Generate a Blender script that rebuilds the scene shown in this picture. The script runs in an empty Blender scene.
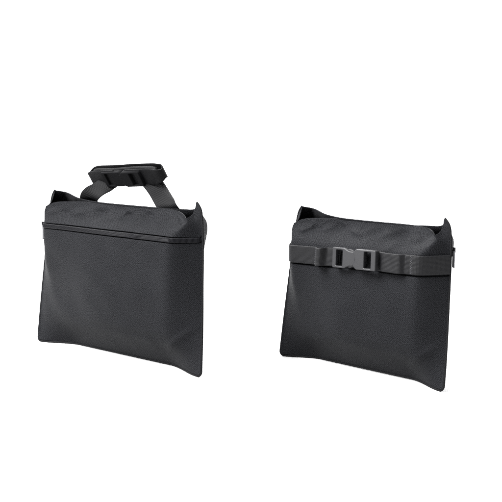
import bpy, bmesh, math, random
import numpy as np
from mathutils import Vector, Matrix

C = bpy.context.scene.collection
S = bpy.context.scene
R = math.radians

# ------------------------------------------------------------------ camera
CAM_H, CAM_PITCH, CAM_FOV = 0.3206, 8.557, 25.708
cd = bpy.data.cameras.new('camera'); cam = bpy.data.objects.new('camera', cd); C.objects.link(cam)
cam.location = (0, 0, CAM_H); cam.rotation_euler = (R(90 - CAM_PITCH), 0, 0)
cd.sensor_width = 36; cd.angle = R(CAM_FOV); cd.clip_start = .02; cd.clip_end = 100
S.camera = cam

# ------------------------------------------------------------------ light
W = bpy.data.worlds.new('World'); S.world = W; W.use_nodes = True
bg = W.node_tree.nodes['Background']
bg.inputs[0].default_value = (1, 1, 1, 1); bg.inputs[1].default_value = 0.32

def softbox(name, loc, aim, size, power, col=(1, 1, 1)):
    l = bpy.data.lights.new(name, 'AREA'); l.shape = 'RECTANGLE'; l.size, l.size_y = size
    l.energy = power; l.color = col
    o = bpy.data.objects.new(name, l); C.objects.link(o); o.location = loc
    o.rotation_euler = (Vector(aim) - Vector(loc)).to_track_quat('-Z', 'Y').to_euler()
    return o
softbox('key_softbox', (-2.30, .04, 2.80), (.08, 1.25, .1), (2.2, 2.2), 760)
softbox('overhead_softbox', (0, 1.9, 2.3), (0, 1.9, 0), (3.4, 2.6), 56)
softbox('shadow_fill_back', (-.10, 3.1, 1.75), (.10, 1.2, 0), (2.8, .9), 165)  # added lamp behind the bags, washes out their shadows on the floor
softbox('sweep_softbox', (0, 2.2, 2.2), (0, 4.4, .7), (3.6, .8), 80)

S.view_settings.view_transform = 'Standard'; S.view_settings.look = 'None'
S.view_settings.exposure = 0; S.view_settings.gamma = 1
S.cycles.max_bounces = 8
S.cycles.use_denoising = False

# ------------------------------------------------------------------ helpers
def sstep(a, b, x):
    t = np.clip((x - a) / (b - a), 0, 1); return t * t * (3 - 2 * t)
def lerp_tab(x, xs, ys): return np.interp(x, xs, ys)
def smooth_tab(x, xs, ys):
    """monotone-ish smooth table: cosine blended linear table"""
    xs = np.asarray(xs, float); ys = np.asarray(ys, float); x = np.asarray(x, float)
    m = np.gradient(ys, xs)
    d = np.diff(ys) / np.diff(xs)                       # keep it free of overshoot
    lo = np.minimum(np.abs(d[:-1]), np.abs(d[1:])) * 2.5
    m[1:-1] = np.where(d[:-1] * d[1:] <= 0, 0, np.sign(d[:-1]) * np.minimum(np.abs(m[1:-1]), lo))
    m[0] = d[0]; m[-1] = d[-1]
    i = np.clip(np.searchsorted(xs, x) - 1, 0, len(xs) - 2)
    h = xs[i + 1] - xs[i]; t = np.clip((x - xs[i]) / h, 0, 1)
    return ((2*t**3 - 3*t**2 + 1) * ys[i] + (t**3 - 2*t**2 + t) * h * m[i]
            + (-2*t**3 + 3*t**2) * ys[i + 1] + (t**3 - t**2) * h * m[i + 1])

def link(name, me, mats=(), parent=None, smooth=True):
    o = bpy.data.objects.new(name, me); C.objects.link(o)
    for m in (mats if isinstance(mats, (list, tuple)) else [mats]): me.materials.append(m)
    if parent: o.parent = parent
    if smooth: me.polygons.foreach_set('use_smooth', [True] * len(me.polygons))
    me.update()
    return o

def grid_mesh(name, P, uv):
    """P: (nv, nu, 3)"""
    nv, nu = P.shape[:2]
    idx = np.arange(nv * nu).reshape(nv, nu)
    q = np.stack([idx[:-1, :-1], idx[:-1, 1:], idx[1:, 1:], idx[1:, :-1]], -1).reshape(-1, 4)
    me = bpy.data.meshes.new(name)
    me.from_pydata(P.reshape(-1, 3).tolist(), [], q.tolist())
    l = me.uv_layers.new(name='UVMap')
    l.data.foreach_set('uv', uv.reshape(-1, 2)[q.reshape(-1)].astype(np.float32).ravel())
    return me

def noise2(x, y, seed, period):
    """smooth value noise, vectorised"""
    rng = np.random.RandomState(seed); T = rng.rand(64, 64) * 2 - 1
    x = np.asarray(x) / period + 7.3; y = np.asarray(y) / period + 3.1
    xi = np.floor(x).astype(int); yi = np.floor(y).astype(int); fx = x - xi; fy = y - yi
    fx = fx * fx * fx * (fx * (fx * 6 - 15) + 10); fy = fy * fy * fy * (fy * (fy * 6 - 15) + 10)
    g = lambda a, b: T[a % 64, b % 64]
    return (g(xi, yi) * (1 - fx) * (1 - fy) + g(xi + 1, yi) * fx * (1 - fy)
            + g(xi, yi + 1) * (1 - fx) * fy + g(xi + 1, yi + 1) * fx * fy)

def tube(points, r, n=8, closed=False, flat=1.0):
    P = np.asarray(points, float); m = len(P)
    T = np.gradient(P, axis=0); T /= np.linalg.norm(T, axis=1)[:, None] + 1e-12
    up = np.array([0, -1, 0.]) ; rings = []
    for p, t in zip(P, T):
        a = np.cross(t, up); a /= np.linalg.norm(a) + 1e-9; b = np.cross(t, a)
        ang = np.arange(n) / n * 2 * np.pi
        rings.append(p + r * (np.cos(ang)[:, None] * a + flat * np.sin(ang)[:, None] * b))
    V = np.concatenate(rings); F = []
    for i in range(m - 1):
        for j in range(n):
            F.append((i*n + j, i*n + (j+1) % n, (i+1)*n + (j+1) % n, (i+1)*n + j))
    F.append(tuple(range(n))[::-1]); F.append(tuple((m-1)*n + k for k in range(n)))
    return V, F

def raw_mesh(name, V, F):
    me = bpy.data.meshes.new(name); me.from_pydata([tuple(map(float, v)) for v in V], [], F); me.update(); return me

def ribbon(name, Cn, Wd, Nd, width, thick, mat, parent, wav=0):
    """flat webbing along centres Cn, width along unit Wd, thickness along unit Nd (outer = +Nd); rounded selvedges"""
    Cn, Wd, Nd = (np.asarray(a, float) for a in (Cn, Wd, Nd))
    Wd = Wd / np.linalg.norm(Wd, axis=1)[:, None]; Nd = Nd / np.linalg.norm(Nd, axis=1)[:, None]
    wid = np.broadcast_to(np.asarray(width, float), (len(Cn),)); width = wid.max(); h, t = width / 2, thick / 2
    prof = [(-h, 0), (-h + t*.5, t*.8)] + [(w, t) for w in np.linspace(-h + t*1.4, h - t*1.4, 9)] + [(h - t*.5, t*.8), (h, 0), (h - t*.5, -t*.8)] \
         + [(w, -t) for w in np.linspace(h - t*1.4, -h + t*1.4, 9)] + [(-h + t*.5, -t*.8)]
    prof = np.array(prof); n = len(prof); m = len(Cn)
    V = (Cn[:, None] + prof[None, :, :1] * Wd[:, None] * (wid / width)[:, None, None] + prof[None, :, 1:] * Nd[:, None]).reshape(-1, 3)
    F, UV = [], []
    L = np.r_[0, np.cumsum(np.linalg.norm(np.diff(Cn, axis=0), axis=1))]
    for i in range(m - 1):
        for j in range(n):
            k = (j + 1) % n
            F.append((i*n + j, (i+1)*n + j, (i+1)*n + k, i*n + k))
            UV += [(L[i], prof[j, 0]), (L[i+1], prof[j, 0]), (L[i+1], prof[k, 0]), (L[i], prof[k, 0])]
    c0 = tuple(range(n)); c1 = tuple((m-1)*n + k for k in range(n))[::-1]
    F += [c0, c1]; UV += [(0, prof[k, 0]) for k in range(n)] + [(L[-1], prof[k, 0]) for k in range(n)][::-1]
    me = raw_mesh(name, V, F)
    l = me.uv_layers.new(name='UVMap'); l.data.foreach_set('uv', np.array(UV, np.float32).ravel())
    bm = bmesh.new(); bm.from_mesh(me); bmesh.ops.recalc_face_normals(bm, faces=bm.faces); bm.to_mesh(me); bm.free()
    return link(name, me, mat, parent)

# ------------------------------------------------------------------ materials
def nodes(name):
    m = bpy.data.materials.new(name); m.use_nodes = True
    nt = m.node_tree; return m, nt, nt.nodes['Principled BSDF']
def N(nt, t, **kw):
    n = nt.nodes.new(t)
    for k, v in kw.items():
        if k.startswith('i_'): n.inputs[k[2:].replace('_', ' ')].default_value = v
        else: setattr(n, k, v)
    return n

def fabric(name, base, pitch=.00125, var=.55, bump=.45, rough=.82, sheen=.008):
    m, nt, b = nodes(name); L = nt.links
    uv = N(nt, 'ShaderNodeUVMap')
    # irregular yarns: distort the coordinate a little
    ns = N(nt, 'ShaderNodeTexNoise', i_Scale=180.0, i_Detail=3.0); L.new(uv.outputs[0], ns.inputs['Vector'])
    sub = N(nt, 'ShaderNodeVectorMath', operation='SUBTRACT'); L.new(ns.outputs['Color'], sub.inputs[0]); sub.inputs[1].default_value = (.5, .5, .5)
    sc = N(nt, 'ShaderNodeVectorMath', operation='SCALE'); L.new(sub.outputs[0], sc.inputs[0]); sc.inputs['Scale'].default_value = pitch * .7
    ad = N(nt, 'ShaderNodeVectorMath', operation='ADD'); L.new(uv.outputs[0], ad.inputs[0]); L.new(sc.outputs[0], ad.inputs[1])
    sep = N(nt, 'ShaderNodeSeparateXYZ'); L.new(ad.outputs[0], sep.inputs[0])
    def sinw(src, k):
        mu = N(nt, 'ShaderNodeMath', operation='MULTIPLY'); L.new(src, mu.inputs[0]); mu.inputs[1].default_value = k
        s = N(nt, 'ShaderNodeMath', operation='SINE'); L.new(mu.outputs[0], s.inputs[0]); return s.outputs[0]
    k = math.pi / pitch
    a, c = sinw(sep.outputs[0], k), sinw(sep.outputs[1], k)
    pr = N(nt, 'ShaderNodeMath', operation='MULTIPLY'); L.new(a, pr.inputs[0]); L.new(c, pr.inputs[1])     # plain weave checker of ups and downs
    hgt = N(nt, 'ShaderNodeMapRange'); L.new(pr.outputs[0], hgt.inputs[0]); hgt.inputs[1].default_value = -1; hgt.inputs[3].default_value = .25; hgt.inputs[4].default_value = .75
    # mottling
    n2 = N(nt, 'ShaderNodeTexNoise', i_Scale=760.0, i_Detail=2.0); L.new(uv.outputs[0], n2.inputs['Vector'])
    n3 = N(nt, 'ShaderNodeTexNoise', i_Scale=38.0, i_Detail=4.0); L.new(uv.outputs[0], n3.inputs['Vector'])
    mix = N(nt, 'ShaderNodeMath', operation='MULTIPLY_ADD'); L.new(n2.outputs[0], mix.inputs[0]); mix.inputs[1].default_value = 2.2; L.new(hgt.outputs[0], mix.inputs[2])
    mix2 = N(nt, 'ShaderNodeMath', operation='MULTIPLY_ADD'); L.new(n3.outputs[0], mix2.inputs[0]); mix2.inputs[1].default_value = .35; L.new(mix.outputs[0], mix2.inputs[2])
    ramp = N(nt, 'ShaderNodeMapRange'); L.new(mix2.outputs[0], ramp.inputs[0])
    ramp.inputs[1].default_value = 1.30; ramp.inputs[2].default_value = 2.25
    ramp.inputs[3].default_value = 1 - var; ramp.inputs[4].default_value = 1 + var
    col = N(nt, 'ShaderNodeVectorMath', operation='SCALE'); col.inputs[0].default_value = base; L.new(ramp.outputs[0], col.inputs['Scale'])
    L.new(col.outputs[0], b.inputs['Base Color'])
    bp = N(nt, 'ShaderNodeBump'); bp.inputs['Strength'].default_value = bump; bp.inputs['Distance'].default_value = .0006
    L.new(mix.outputs[0], bp.inputs['Height']); L.new(bp.outputs[0], b.inputs['Normal'])
    sp = N(nt, 'ShaderNodeMath', operation='MULTIPLY'); L.new(ramp.outputs[0], sp.inputs[0]); sp.inputs[1].default_value = .078; L.new(sp.outputs[0], b.inputs['Specular IOR Level'])
    b.inputs['Roughness'].default_value = rough - .1
    b.inputs['Sheen Weight'].default_value = sheen; b.inputs['Sheen Roughness'].default_value = .5
    return m

def webbing_mat(name, base, bump=.28, spec=.25):
    m, nt, b = nodes(name); L = nt.links
    uv = N(nt, 'ShaderNodeUVMap'); sep = N(nt, 'ShaderNodeSeparateXYZ'); L.new(uv.outputs[0], sep.inputs[0])
    def sinw(src, k):
        mu = N(nt, 'ShaderNodeMath', operation='MULTIPLY'); L.new(src, mu.inputs[0]); mu.inputs[1].default_value = k
        s = N(nt, 'ShaderNodeMath', operation='SINE'); L.new(mu.outputs[0], s.inputs[0]); return s.outputs[0]
    a = sinw(sep.outputs[0], 2 * math.pi / .0014); c = sinw(sep.outputs[1], 2 * math.pi / .0013)
    pr = N(nt, 'ShaderNodeMath', operation='MULTIPLY_ADD'); L.new(a, pr.inputs[0]); pr.inputs[1].default_value = .6; L.new(c, pr.inputs[2])
    n2 = N(nt, 'ShaderNodeTexNoise', i_Scale=600.0, i_Detail=2.0); L.new(uv.outputs[0], n2.inputs['Vector'])
    mx = N(nt, 'ShaderNodeMath', operation='MULTIPLY_ADD'); L.new(n2.outputs[0], mx.inputs[0]); mx.inputs[1].default_value = 2.6; L.new(pr.outputs[0], mx.inputs[2])
    ramp = N(nt, 'ShaderNodeMapRange'); L.new(mx.outputs[0], ramp.inputs[0])
    ramp.inputs[1].default_value = -.2; ramp.inputs[2].default_value = 2.8; ramp.inputs[3].default_value = .8; ramp.inputs[4].default_value = 1.2
    col = N(nt, 'ShaderNodeVectorMath', operation='SCALE'); col.inputs[0].default_value = base; L.new(ramp.outputs[0], col.inputs['Scale'])
    L.new(col.outputs[0], b.inputs['Base Color'])
    bp = N(nt, 'ShaderNodeBump'); bp.inputs['Strength'].default_value = bump; bp.inputs['Distance'].default_value = .0004
    L.new(mx.outputs[0], bp.inputs['Height']); L.new(bp.outputs[0], b.inputs['Normal'])
    b.inputs['Roughness'].default_value = .62; b.inputs['Specular IOR Level'].default_value = spec
    return m

def plastic(name, base, rough=.48, spec=.35):
    m, nt, b = nodes(name); L = nt.links
    tc = N(nt, 'ShaderNodeTexCoord')
    n = N(nt, 'ShaderNodeTexNoise', i_Scale=900.0, i_Detail=3.0); L.new(tc.outputs['Object'], n.inputs['Vector'])
    bp = N(nt, 'ShaderNodeBump'); bp.inputs['Strength'].default_value = .12; bp.inputs['Distance'].default_value = .0004
    L.new(n.outputs[0], bp.inputs['Height']); L.new(bp.outputs[0], b.inputs['Normal'])
    n2 = N(nt, 'ShaderNodeTexNoise', i_Scale=60.0, i_Detail=4.0); L.new(tc.outputs['Object'], n2.inputs['Vector'])
    rm = N(nt, 'ShaderNodeMapRange'); L.new(n2.outputs[0], rm.inputs[0]); rm.inputs[3].default_value = rough - .08; rm.inputs[4].default_value = rough + .1
    L.new(rm.outputs[0], b.inputs['Roughness'])
    b.inputs['Base Color'].default_value = (*base, 1); b.inputs['Specular IOR Level'].default_value = spec
    return m

M_FAB = fabric('black_oxford_fabric', (.0055, .0057, .0068))
M_PIPE = fabric('black_seam_binding', (.005, .005, .0055), pitch=.0009, var=.3)
M_WEB = webbing_mat('black_webbing', (.0016, .0016, .0020), spec=.11)
M_WEB2 = webbing_mat('charcoal_webbing', (.0037, .0037, .0044), spec=.17)
M_PLA = plastic('black_buckle_plastic', (.0034, .0034, .0038), rough=.82, spec=.05)
M_PLA2 = plastic('grey_buckle_plastic', (.0118, .0118, .0132))
M_ZIP = fabric('zipper_tape', (.0032, .0032, .0042), pitch=.0008, var=.3)
M_COIL = plastic('zipper_coil_nylon', (.0035, .0035, .0048), rough=.5, spec=.16)
M_METAL, _nt, _b = nodes('blackened_metal')
_b.inputs['Base Color'].default_value = (.35, .35, .36, 1); _b.inputs['Metallic'].default_value = 1; _b.inputs['Roughness'].default_value = .35
M_TAG = fabric('white_label_tape', (.075, .075, .080), pitch=.0006, var=.12, bump=.2)
M_THREAD = plastic('grey_thread', (.03, .03, .033), rough=.7, spec=.2)
M_FLOOR, nt, b = nodes('white_paper_sweep')
n = N(nt, 'ShaderNodeTexNoise', i_Scale=300.0, i_Detail=3.0)
tc = N(nt, 'ShaderNodeTexCoord'); nt.links.new(tc.outputs['Object'], n.inputs['Vector'])
bp = N(nt, 'ShaderNodeBump'); bp.inputs['Strength'].default_value = .05; bp.inputs['Distance'].default_value = .0005
nt.links.new(n.outputs[0], bp.inputs['Height']); nt.links.new(bp.outputs[0], b.inputs['Normal'])
b.inputs['Base Color'].default_value = (.52, .52, .52, 1); b.inputs['Roughness'].default_value = .9; b.inputs['Specular IOR Level'].default_value = .1

# ------------------------------------------------------------------ setting: white paper sweep
def sweep():
    prof = [(-3.0, 0.0), (3.2, 0.0)]
    for a in np.linspace(0, 90, 25)[1:]:
        prof.append((3.2 + 1.2 * math.sin(R(a)), 1.2 - 1.2 * math.cos(R(a))))
    prof.append((4.4, 3.2))
    xs = np.linspace(-4, 4, 9)
    P = np.array([[(x, y, z) for x in xs] for y, z in prof])
    me = grid_mesh('backdrop', P, P[..., :2])
    o = link('backdrop', me, M_FLOOR); o['kind'] = 'structure'
sweep()

# ------------------------------------------------------------------ the bag
class Bag:
    """A pouch of two fabric panels sewn together at the sides and the bottom, filled, its mouth closed in the
    middle and gaping at both ends where the side seams stand up as pointed ears."""
    def __init__(s, BL, BR, TL, TR, zip_side, groove_front, groove_back, seed):
        s.c = [np.array(p, float) for p in (BL, BR, TL, TR)]
        s.seed = seed; s.gf = groove_front; s.gb = groove_back
        t = np.linspace(-1, 1, 261)
        s.us = np.sin(t * math.pi / 2 * .88) / math.sin(math.pi / 2 * .88)
        v = list(np.linspace(0, .14, 22)) + list(np.linspace(.14, .80, 90))[1:] + list(np.linspace(.80, 1, 60))[1:]
        for g in (groove_front or []) + (groove_back or []):
            v += list(np.linspace(.635, .70, 66)) if callable(g) else list(np.linspace(g - .014, g + .014, 15))
        s.vs = np.unique(np.round(np.clip(v, 0, 1), 5))
        s.extra = None

    def point(s, u, v, side):
        """side -1 = front panel (towards -y), +1 = back panel"""
        u = np.asarray(u, float); v = np.asarray(v, float)
        BL, BR, TL, TR = s.c
        Wm = BR[0] - BL[0]; H = TL[2]
        # rounded bottom corners
        Rr = .0055; dx = (1 - np.abs(u)) * Wm / 2; dz = v * H
        qx = np.clip((Rr - dx) / Rr, 0, 1); qz = np.clip((Rr - dz) / Rr, 0, 1)
        nx = Rr - Rr * qx * np.sqrt(1 - qz**2 / 2); nz = Rr - Rr * qz * np.sqrt(1 - qx**2 / 2)
        ins = (dx < Rr) & (dz < Rr)
        u2 = np.where(ins, np.sign(u) * (1 - nx / (Wm / 2)), u); v2 = np.where(ins, nz / H, v)
        a = (u2 + 1) / 2
        P = ((1 - a) * (1 - v2))[..., None] * BL + (a * (1 - v2))[..., None] * BR + ((1 - a) * v2)[..., None] * TL + (a * v2)[..., None] * TR
        au = np.abs(u)
        # bottom seam: lifted and set back between the corners
        mid = sstep(0, .45, 1 - au) * (1 - sstep(0, .25, v))
        P[..., 2] += .0010 * mid; P[..., 1] += .016 * mid
        # side seams bow out slightly
        P[..., 0] += np.sign(u) * smooth_tab(v, [0, .2, .5, .85, .93, .975, 1], [0, .0028, .0056, .0078, .0070, .0042, 0]) * sstep(.35, 1, au) * np.where(u < 0, .6, 1)
        # bulge
        if side < 0:
            ub = smooth_tab(v, [0, .08, .2, .5, .8, .9, 1], [.66, .69, .74, .795, .83, .89, .955])
            ub = np.where(u < 0, 1 - (1 - ub) * (1 + .28 * (1 - sstep(.25, .55, v))), ub)
            ub = np.where(u > 0, ub + .014 * sstep(.9, 1, v), ub)
            B = np.where(u > 0, 1 - .30 * sstep(.9, 1, v), 1) * smooth_tab(v, [0, .03, .1, .25, .5, .75, .86, .93, 1], [0, .0038, .0095, .0188, .0280, .0295, .0262, .0232, .0200])
        else:
            ub = smooth_tab(v, [0, .08, .2, .5, .75, .9, 1], [.60, .62, .64, .68, .84, .90, .93])
            ub = np.where(u > 0, ub + .014 * sstep(.9, 1, v), ub)
            B = np.where(u > 0, 1 - .30 * sstep(.9, 1, v), 1) * smooth_tab(v, [0, .03, .1, .25, .5, .75, .86, .93, 1], [0, .007, .014, .024, .028, .027, .026, .022, .011])
        t = (1 - au) / (1 - ub)
        k = .10 + .08 * (1 - sstep(.0, .3, v)) + 0 * t
        p = -k * np.log(np.exp(-1 / k) + np.exp(-t / k)); p0 = -k * np.log(np.exp(-1 / k) + 1)
        p = np.clip((p - p0) / (1 - p0), 0, 1)
        top = np.clip((v - .79) / .21, 0, 1); top = np.where(top < .3, top**2 / .51, (top - .15) / .85)
        m = np.where(u < 0, np.clip((au - .36) / .59, 0, 1), np.clip((au - .66) / .305, 0, 1)**1.7)
        if side > 0: m = sstep(.55, .93, au) * .8
        p = p * ((1 - top) + top * m)
        if side < 0: p = p * (1 - .45 * sstep(0, .8, -u) * (1 - sstep(.35, .75, v)))
        off = B * p
        # pillow: the middle of the panel stands a little prouder
        off = off + .0035 * np.cos(np.pi / 2 * np.clip(u / .8, -1, 1))**2 * np.sin(np.pi * np.clip(v, 0, 1))**.8 * (1 - top)
        P[..., 1] += side * off
        P[..., 1] -= .009 * top * (1 - sstep(.25, .97, au))
        # mouth edge heights: ears high, bends low, middle between
        tz = sstep(.74, 1.0, v)
        if side < 0:
            zl = smooth_tab(au, [0, .36, .6, .85, .955, .982, 1], [-.0085, -.0088, -.0100, -.0128, -.0175, -.0125, 0])
            zr = smooth_tab(au, [0, .35, .6, .80, .90, .965, .988, 1], [-.0085, -.0085, -.0092, -.0108, -.0135, -.0165, -.0125, 0])
        else:
            zl = smooth_tab(au, [0, .3, .6, .85, .95, 1], [-.0085, -.008, -.006, -.003, -.0015, 0])
            zr = smooth_tab(au, [0, .3, .6, .85, .95, 1], [-.0085, -.0085, -.0095, -.0095, -.007, 0])
        P[..., 2] += np.where(u < 0, zl, zr) * tz
        # wrinkles
        x, z = P[..., 0], P[..., 2]
        sd = s.seed + (0 if side < 0 else 50)
        fade = np.clip((1 - au) * 9, 0, 1) * np.clip(v * 7, 0, 1) * (1 - sstep(.93, 1, v) * .5)
        d = .0011 * noise2(x, z, sd, .065) + .0006 * noise2(x + .3 * z, z, sd + 1, .026)
        # crumple under the mouth: flat facets between sharp ridges
        r = 1 - np.abs(noise2(x + z * .9, z * 1.2 - x * .5, sd + 2, .030))
        r2 = 1 - np.abs(noise2(x - z * 1.1, z * 1.1 + x * .4, sd + 3, .021))
        cr = sstep(.80, .92, v) * (1 - .75 * sstep(.96, 1, v)) * sstep(.02, .30, 1 - au)
        lob = np.exp(-((v - .925 + .012 * np.sin(9 * u + 1)) / .030)**2) * sstep(.06, .3, 1 - au)
        d = d + .0029 * lob * np.cos(2 * np.pi * (u * 2.7 + .18 * np.sin(5 * u + sd)) + .6) + cr * (.0019 * (r**4 - .4) + .0014 * (r2**3 - .5))
        # soft horizontal crease low on the panel, where the filling ends
        w = z - (.040 - .04 * x * side * -1 * .3)
        d = d - .0007 * np.exp(-(w / .003)**2) * sstep(0, .3, .8 - np.abs(u - .1)) + .0003 * np.exp(-((w + .006) / .005)**2) * sstep(0, .3, .8 - np.abs(u - .1))
        # slanting pull folds on the right shoulder and in the lower corners
        f = (z - .9 * H) + (x - .30 * Wm) * -.9
        d = d + .0013 * np.exp(-(f / .007)**2) * sstep(.25, .5, u) * sstep(.55, .8, v)
        g2 = (z - .16 * H) - (x - .36 * Wm) * .75
        d = d + .0014 * np.exp(-(g2 / .005)**2) * sstep(.55, .8, u) * (1 - sstep(.2, .4, v))
        g3 = (z - .10 * H) + (x + .36 * Wm) * .8
        d = d + .0003 * np.exp(-(g3 / .005)**2) * sstep(.55, .8, -u) * (1 - sstep(.15, .35, v))
        off2 = d * fade
        # sewn grooves
        gs = s.gf if side < 0 else s.gb
        for g in gs or []:
            gd = (v - (g(u) if callable(g) else g)) * H
            off2 = off2 - .0034 * np.exp(-(gd / .0008)**2) * np.clip((1 - au) * 60, 0, 1)
        P[..., 1] += side * off2
        # top hem: turned edge slightly thicker
        return P

    def frame(s, u, v, side, smooth=False):
        """point, unit along-u, unit along-v, outward normal"""
        e = 4e-3
        u = np.asarray(u, float); v = np.asarray(v, float)
        gf, gb = s.gf, s.gb; s.gf = s.gb = None
        P = s.point(u, v, side)
        du = s.point(np.clip(u + e, -1, 1), v, side) - s.point(np.clip(u - e, -1, 1), v, side)
        dv = s.point(u, np.clip(v + e, 0, 1), side) - s.point(u, np.clip(v - e, 0, 1), side)
        s.gf, s.gb = gf, gb
        du /= np.linalg.norm(du, axis=-1)[..., None]; dv /= np.linalg.norm(dv, axis=-1)[..., None]
        n = np.cross(du, dv); n /= np.linalg.norm(n, axis=-1)[..., None]
        if side > 0: n = -n
        return P, du, dv, n

    def body(s, parent):
        U, V = np.meshgrid(s.us, s.vs)
        Fp, Bp = s.point(U, V, -1), s.point(U, V, 1)
        nv, nu = U.shape
        vid = np.arange(nv * nu).reshape(nv, nu)
        bid = np.full((nv, nu), -1); bid[:, 0] = vid[:, 0]; bid[:, -1] = vid[:, -1]; bid[0, :] = vid[0, :]
        free = bid < 0; bid[free] = nv * nu + np.arange(free.sum())
        verts = np.concatenate([Fp.reshape(-1, 3), Bp[free]])
        # arc-length uv
        def uvof(P, shift):
            lu = np.concatenate([np.zeros((nv, 1)), np.cumsum(np.linalg.norm(np.diff(P, axis=1), axis=2), 1)], 1)
            lu = lu - lu[:, nu // 2][:, None]
            lv = np.concatenate([np.zeros((1, nu)), np.cumsum(np.linalg.norm(np.diff(P, axis=0), axis=2), 0)], 0)
            return np.stack([lu, lv + shift], -1)
        qf = np.stack([vid[:-1, :-1], vid[:-1, 1:], vid[1:, 1:], vid[1:, :-1]], -1).reshape(-1, 4)
        qb = np.stack([bid[:-1, :-1], bid[1:, :-1], bid[1:, 1:], bid[:-1, 1:]], -1).reshape(-1, 4)
        qbg = np.stack([vid[:-1, :-1], vid[1:, :-1], vid[1:, 1:], vid[:-1, 1:]], -1).reshape(-1, 4)
        uf, ub = uvof(Fp, 0).reshape(-1, 2), uvof(Bp, .4).reshape(-1, 2)
        me = bpy.data.meshes.new('body')
        me.from_pydata(verts.tolist(), [], np.concatenate([qf, qb]).tolist())
        l = me.uv_layers.new(name='UVMap')
        l.data.foreach_set('uv', np.concatenate([uf[qf.ravel()], ub[qbg.ravel()]]).astype(np.float32).ravel())
        o = link('body', me, M_FAB, parent)
        sm = o.modifiers.new('thickness', 'SOLIDIFY'); sm.thickness = .0012; sm.offset = -1
        return o

    def piping(s, parent):
        v1 = np.linspace(1, 0, 120); u1 = np.linspace(-1, 1, 200)
        A = s.point(np.full_like(v1, -1), v1, -1); Bm = s.point(u1, np.zeros_like(u1), -1); Cc = s.point(np.full_like(v1, 1), v1[::-1], -1)
        P = np.concatenate([A[:-1], Bm, Cc[1:]])
        d = np.linalg.norm(np.diff(P, axis=0), axis=1); P = P[np.r_[True, d > 2e-5]]
        V, F = tube(P, .0012, 8)
        me = raw_mesh('seam_piping', V, F)
        me.uv_layers.new(name='UVMap')
        uvs = np.array([(V[i][0], V[i][2]) for f in F for i in f], np.float32)
        me.uv_layers[0].data.foreach_set('uv', uvs.ravel())
        return link('seam_piping', me, M_PIPE, parent)

    def zipper(s, parent, side, v0, hw):
        """zipper between two sewn grooves at v0 +- hw"""
        u = np.linspace(-.950, .985, 220)
        P, du, dv, n = s.frame(u, np.full_like(u, v0), side)
        H = s.c[2][2]
        z = ribbon('zipper', P + n * .0004, dv, n, 2 * hw * H - .0012, .0012, M_ZIP, parent)
        # coil: little slanted loops along the middle
        L = np.r_[0, np.cumsum(np.linalg.norm(np.diff(P, axis=0), axis=1))]
        t = np.arange(.003, L[-1] - .003, .00130)
        ui = np.interp(t, L, u)
        P, du, dv, n = s.frame(ui, np.full_like(ui, v0), side)
        V, F = [], []
        for p, a, b_, c in zip(P, du, dv, n):
            k = len(V); hl, hh, ht = .00045, .0023, .00045
            for sa, sb in ((-1, -1), (1, -1), (1, 1), (-1, 1)):
                V.append(p + a * sa * hl + b_ * sb * hh + c * .0009)
            for sa, sb in ((-1, -1), (1, -1), (1, 1), (-1, 1)):
                V.append(p + a * sa * hl * .6 + b_ * sb * hh * .75 + c * (.0009 + ht))
            F += [(k, k+1, k+5, k+4), (k+1, k+2, k+6, k+5), (k+2, k+3, k+7, k+6), (k+3, k, k+4, k+7), (k+4, k+5, k+6, k+7)]
        link('coil', raw_mesh('coil', V, F), M_COIL, z, smooth=False)
        return z

def prism(name, outer, holes, depth, bevel, mat, parent, M):
    """flat plate with holes and rounded edges, thickness 2*depth, transformed by M"""
    cu = bpy.data.curves.new(name, 'CURVE'); cu.dimensions = '2D'; cu.fill_mode = 'BOTH'
    cu.extrude = depth - bevel; cu.bevel_depth = bevel; cu.bevel_resolution = 2; cu.offset = -bevel
    for loop in [outer] + holes:
        sp = cu.splines.new('POLY'); sp.points.add(len(loop) - 1); sp.use_cyclic_u = True
        for q, (x, y) in zip(sp.points, loop): q.co = (x, y, 0, 1)
    tmp = bpy.data.objects.new(name, cu); C.objects.link(tmp)
    bpy.context.view_layer.update()
    me = bpy.data.meshes.new_from_object(tmp.evaluated_get(bpy.context.evaluated_depsgraph_get()))
    bpy.data.objects.remove(tmp); bpy.data.curves.remove(cu)
    me.name = name; me.transform(M); me.materials.clear()
    o = link(name, me, mat, parent, smooth=False)
    return o

def rrect(x0, x1, y0, y1, r, n=5):
    pts = []
    for cx, cy, a0 in ((x1 - r, y1 - r, 0), (x0 + r, y1 - r, 90), (x0 + r, y0 + r, 180), (x1 - r, y0 + r, 270)):
        for k in range(n + 1):
            a = R(a0 + 90 * k / n); pts.append((cx + r * math.cos(a), cy + r * math.sin(a)))
    return pts

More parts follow.
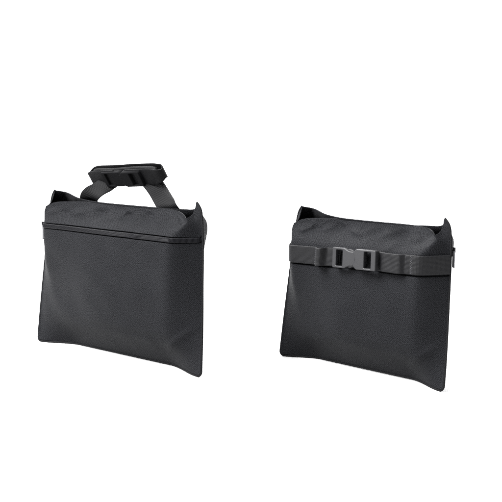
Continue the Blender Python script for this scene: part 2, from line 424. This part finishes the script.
def buckle(parent, M, L, Hh, mat, notch=.30):
    """side-release buckle, plate centred on the origin of M (x along the strap, y across, z outward)"""
    h = Hh / 2; x0, x1 = -L / 2, L / 2; k = L
    xa, xb = x0 + .26 * k, x0 + .42 * k                     # plug shoulder, waist
    # plug: slotted frame, tapering to a waist that enters the socket
    out = [(x0 + .012*k, -h), (xa, -h)]
    for t in np.linspace(0, 1, 10): out.append((xa + (xb - xa) * t, -h + h * notch * math.sin(t * math.pi / 2)**1.3))
    out += [(xb + .10*k, -h * (.96 - notch)), (xb + .10*k, h * (.96 - notch))]
    for t in np.linspace(1, 0, 10): out.append((xa + (xb - xa) * t, h - h * notch * math.sin(t * math.pi / 2)**1.3))
    out += [(xa, h), (x0 + .012*k, h), (x0, h * .8), (x0, -h * .8)]
    slot = rrect(x0 + .085*k, x0 + .235*k, -h * .80, h * .80, .0008)
    p = prism('buckle_plug', out, [slot], .0026, .0007, mat, parent, M)
    # raised bar of the plug frame
    # squeeze prongs seen in the side windows of the socket
    for sgn in (-1, 1) if notch > .15 else ():
        arc = []
        for t in np.linspace(0, 1, 9): arc.append((xa + .02*k + .20*k * t, sgn * (h * .70 + h * .20 * math.sin(t * math.pi))))
        for t in np.linspace(1, 0, 9): arc.append((xa + .02*k + .20*k * t, sgn * (h * .52 + h * .16 * math.sin(t * math.pi))))
        if sgn < 0: arc = arc[::-1]
        prism('buckle_prong', arc, [], .0016, .0004, mat, p, M @ Matrix.Translation((0, 0, -.0006)))
    # socket: deep body with a concave mouth
    xs = x0 + .53 * k
    out = [(xs, -h * .62)]
    out = []
    for t in np.linspace(0, 1, 9): out.append((xs - .045*k + .05*k * math.sin(t * math.pi), -h * .60 + h * 1.2 * t))
    o2 = [(xs - .045*k, h * .60)]
    for t in np.linspace(0, 1, 8): o2.append((xs - .045*k + .10*k * t, h * .60 + h * .40 * math.sin(t * math.pi / 2)))
    o2 += [(x1 - .012*k, h), (x1, h * .8), (x1, -h * .8), (x1 - .012*k, -h)]
    o3 = [(a, -b) for a, b in o2[1:9]][::-1]
    loop = [q for q in out[1:-1]] + o2 + o3 + [(xs - .045*k, -h * .60)]
    slot = rrect(x1 - .26*k, x1 - .105*k, -h * .80, h * .80, .0008)
    s = prism('buckle_socket', loop, [slot], .0036, .0009, mat, parent, M @ Matrix.Translation((0, 0, .0006)))
    return p, s

def empty(name, loc, yaw, label, cat, group):
    o = bpy.data.objects.new(name, None); C.objects.link(o); o.empty_display_size = .05
    o.location = loc; o.rotation_euler = (0, 0, R(yaw)); o['label'] = label; o['category'] = cat; o['group'] = group
    return o

def side_tag(bag, parent, sgn, v0, y, bend):
    """folded label sewn into the side seam: pale with a dark top edge"""
    q = bag.point(np.array([sgn * 1.0]), np.array([v0]), -1)[0]
    def strip(nm, z0, z1, mat, w):
        zs = np.linspace(z0, z1, 8)
        Cn = np.array([q + np.array([sgn * (w / 2 - .001), y + bend * abs(z - z0), z]) for z in zs])
        Wd = np.tile([sgn * .96, -.28, 0.], (8, 1)); Nd = np.tile([-.28, -sgn * -.96 * -1, 0.], (8, 1))
        Nd = np.cross(np.tile([0, 0, 1.], (8, 1)), Wd)
        return ribbon(nm, Cn, Wd, Nd, w, .0009, mat, parent)
    t = strip('side_tag', 0, -.0175, M_TAG, .0042)
    t2 = strip('tag_fold', .0040, -.0012, M_PIPE, .0048); t2.parent = t
    return t

# ------------------------------------------------------------------ bag with the zipper to the front and its strap gathered into a handle
GROUP = 'black fabric sandbags on white paper'
Z_V, Z_HW = .800, .0175
S_V = .712
vof = lambda u: S_V + smooth_tab(u, [-1, -.45, .3, 1], [0, .012, .029, .028])
root = empty('sandbag', (-.1628, 1.2738, .0012), -39.73,
             'black fabric sandbag with zipper across its front and buckled strap raised as a carry handle', 'sandbag', GROUP)
A = Bag((-.1397, 0, 0), (.1397, 0, 0), (-.104, .004, .1928), (.1243, .012, .1925), 'front', [Z_V - Z_HW, Z_V + Z_HW], [lambda u: vof(u) - .0625], 11)
A.body(root); A.piping(root); A.zipper(root, -1, Z_V, Z_HW)
side_tag(A, root, -1, .775, -.007, 0)

def handle(bag, parent):
    cx, cy, cz = .006, .020, .2160
    tilt, yawz = R(30), R(4.5)
    e1 = np.array([math.cos(yawz), 0, math.sin(yawz)])
    e1 /= np.linalg.norm(e1)
    a0 = np.array([0, -math.sin(tilt), math.cos(tilt)]); a0 = a0 - e1 * (a0 @ e1); a0 /= np.linalg.norm(a0)
    nf = np.cross(e1, a0)                       # outward, towards the front
    O = np.array([cx, cy, cz])
    hl, r, wd = .0545, .0058, .0222
    # racetrack of webbing wrapped round the buckle
    path = []
    for t in np.linspace(.14, 1, 14): path.append((hl * t, r))
    for a in np.linspace(90, -90, 14)[1:]: path.append((hl + r * math.cos(R(a)), r * math.sin(R(a))))
    for t in np.linspace(1, -1, 40)[1:]: path.append((hl * t, -r - .0004 * math.sin(t * 5)))
    for a in np.linspace(270, 90, 14)[1:]: path.append((-hl + r * math.cos(R(a)), r * math.sin(R(a))))
    for t in np.linspace(-1, -.2, 12)[1:]: path.append((hl * t, r))
    path = np.array(path)
    Cn = O + path[:, :1] * e1 + path[:, 1:] * nf
    T = np.gradient(path, axis=0); Nn = np.c_[-T[:, 1], T[:, 0]]
    Nd = Nn[:, :1] * e1 + Nn[:, 1:] * nf
    e = np.clip((np.abs(path[:, 0]) - (hl - .013)) / (.013 + r), 0, 1)
    strap = ribbon('strap', Cn, np.tile(a0, (len(Cn), 1)), Nd, wd * (1 - .50 * (1 - np.sqrt(1 - e**2 * .98))), .0017, M_WEB, parent)
    # the spare webbing folded flat inside the bundle
    ts = np.linspace(-.97, .97, 60); Ci = O + (hl * ts)[:, None] * e1 + (-.0008 - .0007 * np.sin(ts * 5))[:, None] * nf - a0 * .0006
    ribbon('strap', Ci, np.tile(a0, (60, 1)), np.tile(nf, (60, 1)), wd * .97 * (1 - .55 * (1 - np.sqrt(1 - np.clip((np.abs(ts) * hl - (hl - .013)) / .016, 0, 1)**2))), .0052, M_WEB, parent)
    # second layer lying on the back run
    # legs down to the back panel
    for sg, xt, xb in ((-1, -.019, -.057), (1, .021, .074)):
        Pb, du, dv, n = bag.frame(np.array([(xb + sg * (.030 if sg < 0 else .014)) / .125]), np.array([.74]), 1)
        Pb = Pb[0] + np.array([0, .003, 0])
        Ps = O + xt * e1 - nf * (r + .002) 
        top = bag.point(np.array([xb / .125]), np.array([1.0]), 1)[0] + np.array([0, .006, .003])
        ctrl = np.array([Pb, Pb * .4 + top * .6 + np.array([0, .004, 0]), top, (top + Ps) / 2 + np.array([0, .002, 0]), Ps, Ps + a0 * .006])
        tt = np.linspace(0, 1, len(ctrl)); ts = np.linspace(0, 1, 50)
        Cl = np.stack([smooth_tab(ts, tt, ctrl[:, i]) for i in range(3)], 1)
        T = np.gradient(Cl, axis=0); T /= np.linalg.norm(T, axis=1)[:, None]
        Nl = np.cross(np.tile([math.cos(R(25)), math.sin(R(25)), 0.], (50, 1)), T); Nl /= np.linalg.norm(Nl, axis=1)[:, None]
        Wl = np.cross(T, Nl)
        o = ribbon('strap', Cl, Wl, Nl, wd, .0017, M_WEB, parent)
    B = np.eye(4); B[:3, 0] = e1; B[:3, 1] = a0; B[:3, 2] = nf; B[:3, 3] = O + nf * (r + .0012) + e1 * .001
    p, s_ = buckle(parent, Matrix(B.tolist()), .064, .0200, M_PLA, .03)
handle(A, root)

# ------------------------------------------------------------------ bag seen from the strap side
root2 = empty('sandbag', (.119, 1.2068, .0012), -43.7,
              'black fabric sandbag with grey side release buckle on a flat webbing strap and no handle', 'sandbag', GROUP)
B2 = Bag((-.1165, 0, 0), (.1165, 0, 0), (-.0865, .004, .1811), (.105, .0115, .1820), 'back', [lambda u: vof(u) - .0625], [Z_V - Z_HW, Z_V + Z_HW], 41)
B2.body(root2); B2.piping(root2); B2.zipper(root2, 1, Z_V, Z_HW)
side_tag(B2, root2, 1, .815, .0035, 0)

def flat_strap(bag, parent):
    ub0, ub1 = -.145, .425            # where the webbing enters the buckle
    uc = (ub0 + ub1) / 2
    wd = .0205
    def run(us, v, lift):
        P, du, dv, n = bag.frame(us, vof(us), -1)
        return P + n * lift[:, None], dv, n
    # left half: sewn flat at the side, then arching up to the plug
    u = np.linspace(-.995, ub0 + .05, 90)
    l = .0012 + smooth_tab(u, [-1, -.60, -.46, -.43, -.42, -.37, -.335, -.318, -.27, -.20, -.12, 0], [0, .0003, .0006, .0008, .0026, .0086, .0098, .0094, .0014, .0006, .0010, .002])
    P, dv, n = run(u, S_V, l)
    s_l = ribbon('strap', P, dv, n, wd, .0016, M_WEB2, parent)
    # right half
    u = np.linspace(ub1 - .05, .995, 110)
    l = .0012 + smooth_tab(u, [.2, .42, .47, .56, .63, .66, .70, .72, .74, 1], [.002, .002, .0050, .0064, .0066, .0056, .0008, .0012, .0004, .0003])
    P, dv, n = run(u, S_V, l)
    s_r = ribbon('strap', P, dv, n, wd, .0016, M_WEB2, parent)
    for st, ut, lift in ((s_l, -.445, .0030), (s_r, .755, .0026)):
        V, F = [], []
        q, du, dv, n = (a[0] for a in bag.frame(np.array([ut]), vof(np.array([ut])), -1))
        for k in range(15):
            c = q + dv * (k - 7) * .00125 + n * lift * .86 + du * (.0004 if k % 2 else -.0004)
            i = len(V)
            for a_, b_, c_ in ((-1,-1,0),(1,-1,0),(1,1,0),(-1,1,0),(-.6,-.6,1),(.6,-.6,1),(.6,.6,1),(-.6,.6,1)):
                V.append(c + du * a_ * .0007 + dv * b_ * .00045 + n * c_ * .0005)
            F += [(i,i+1,i+5,i+4),(i+1,i+2,i+6,i+5),(i+2,i+3,i+7,i+6),(i+3,i,i+4,i+7),(i+4,i+5,i+6,i+7)]
        link('bar_tack', raw_mesh('bar_tack', V, F), M_THREAD, st)
    P, du, dv, n = bag.frame(np.array([uc - .1, uc, uc + .1]), vof(np.array([uc - .1, uc, uc + .1])), -1)
    e1 = P[2] - P[0]; e1 /= np.linalg.norm(e1); nn = n.mean(0); nn -= e1 * (nn @ e1); nn /= np.linalg.norm(nn)
    a0 = np.cross(nn, e1)
    Bm = np.eye(4); Bm[:3, 0] = e1; Bm[:3, 1] = a0; Bm[:3, 2] = nn; Bm[:3, 3] = P[1] + nn * .0065
    buckle(parent, Matrix(Bm.tolist()), .0585, .0220, M_PLA2)
flat_strap(B2, root2)
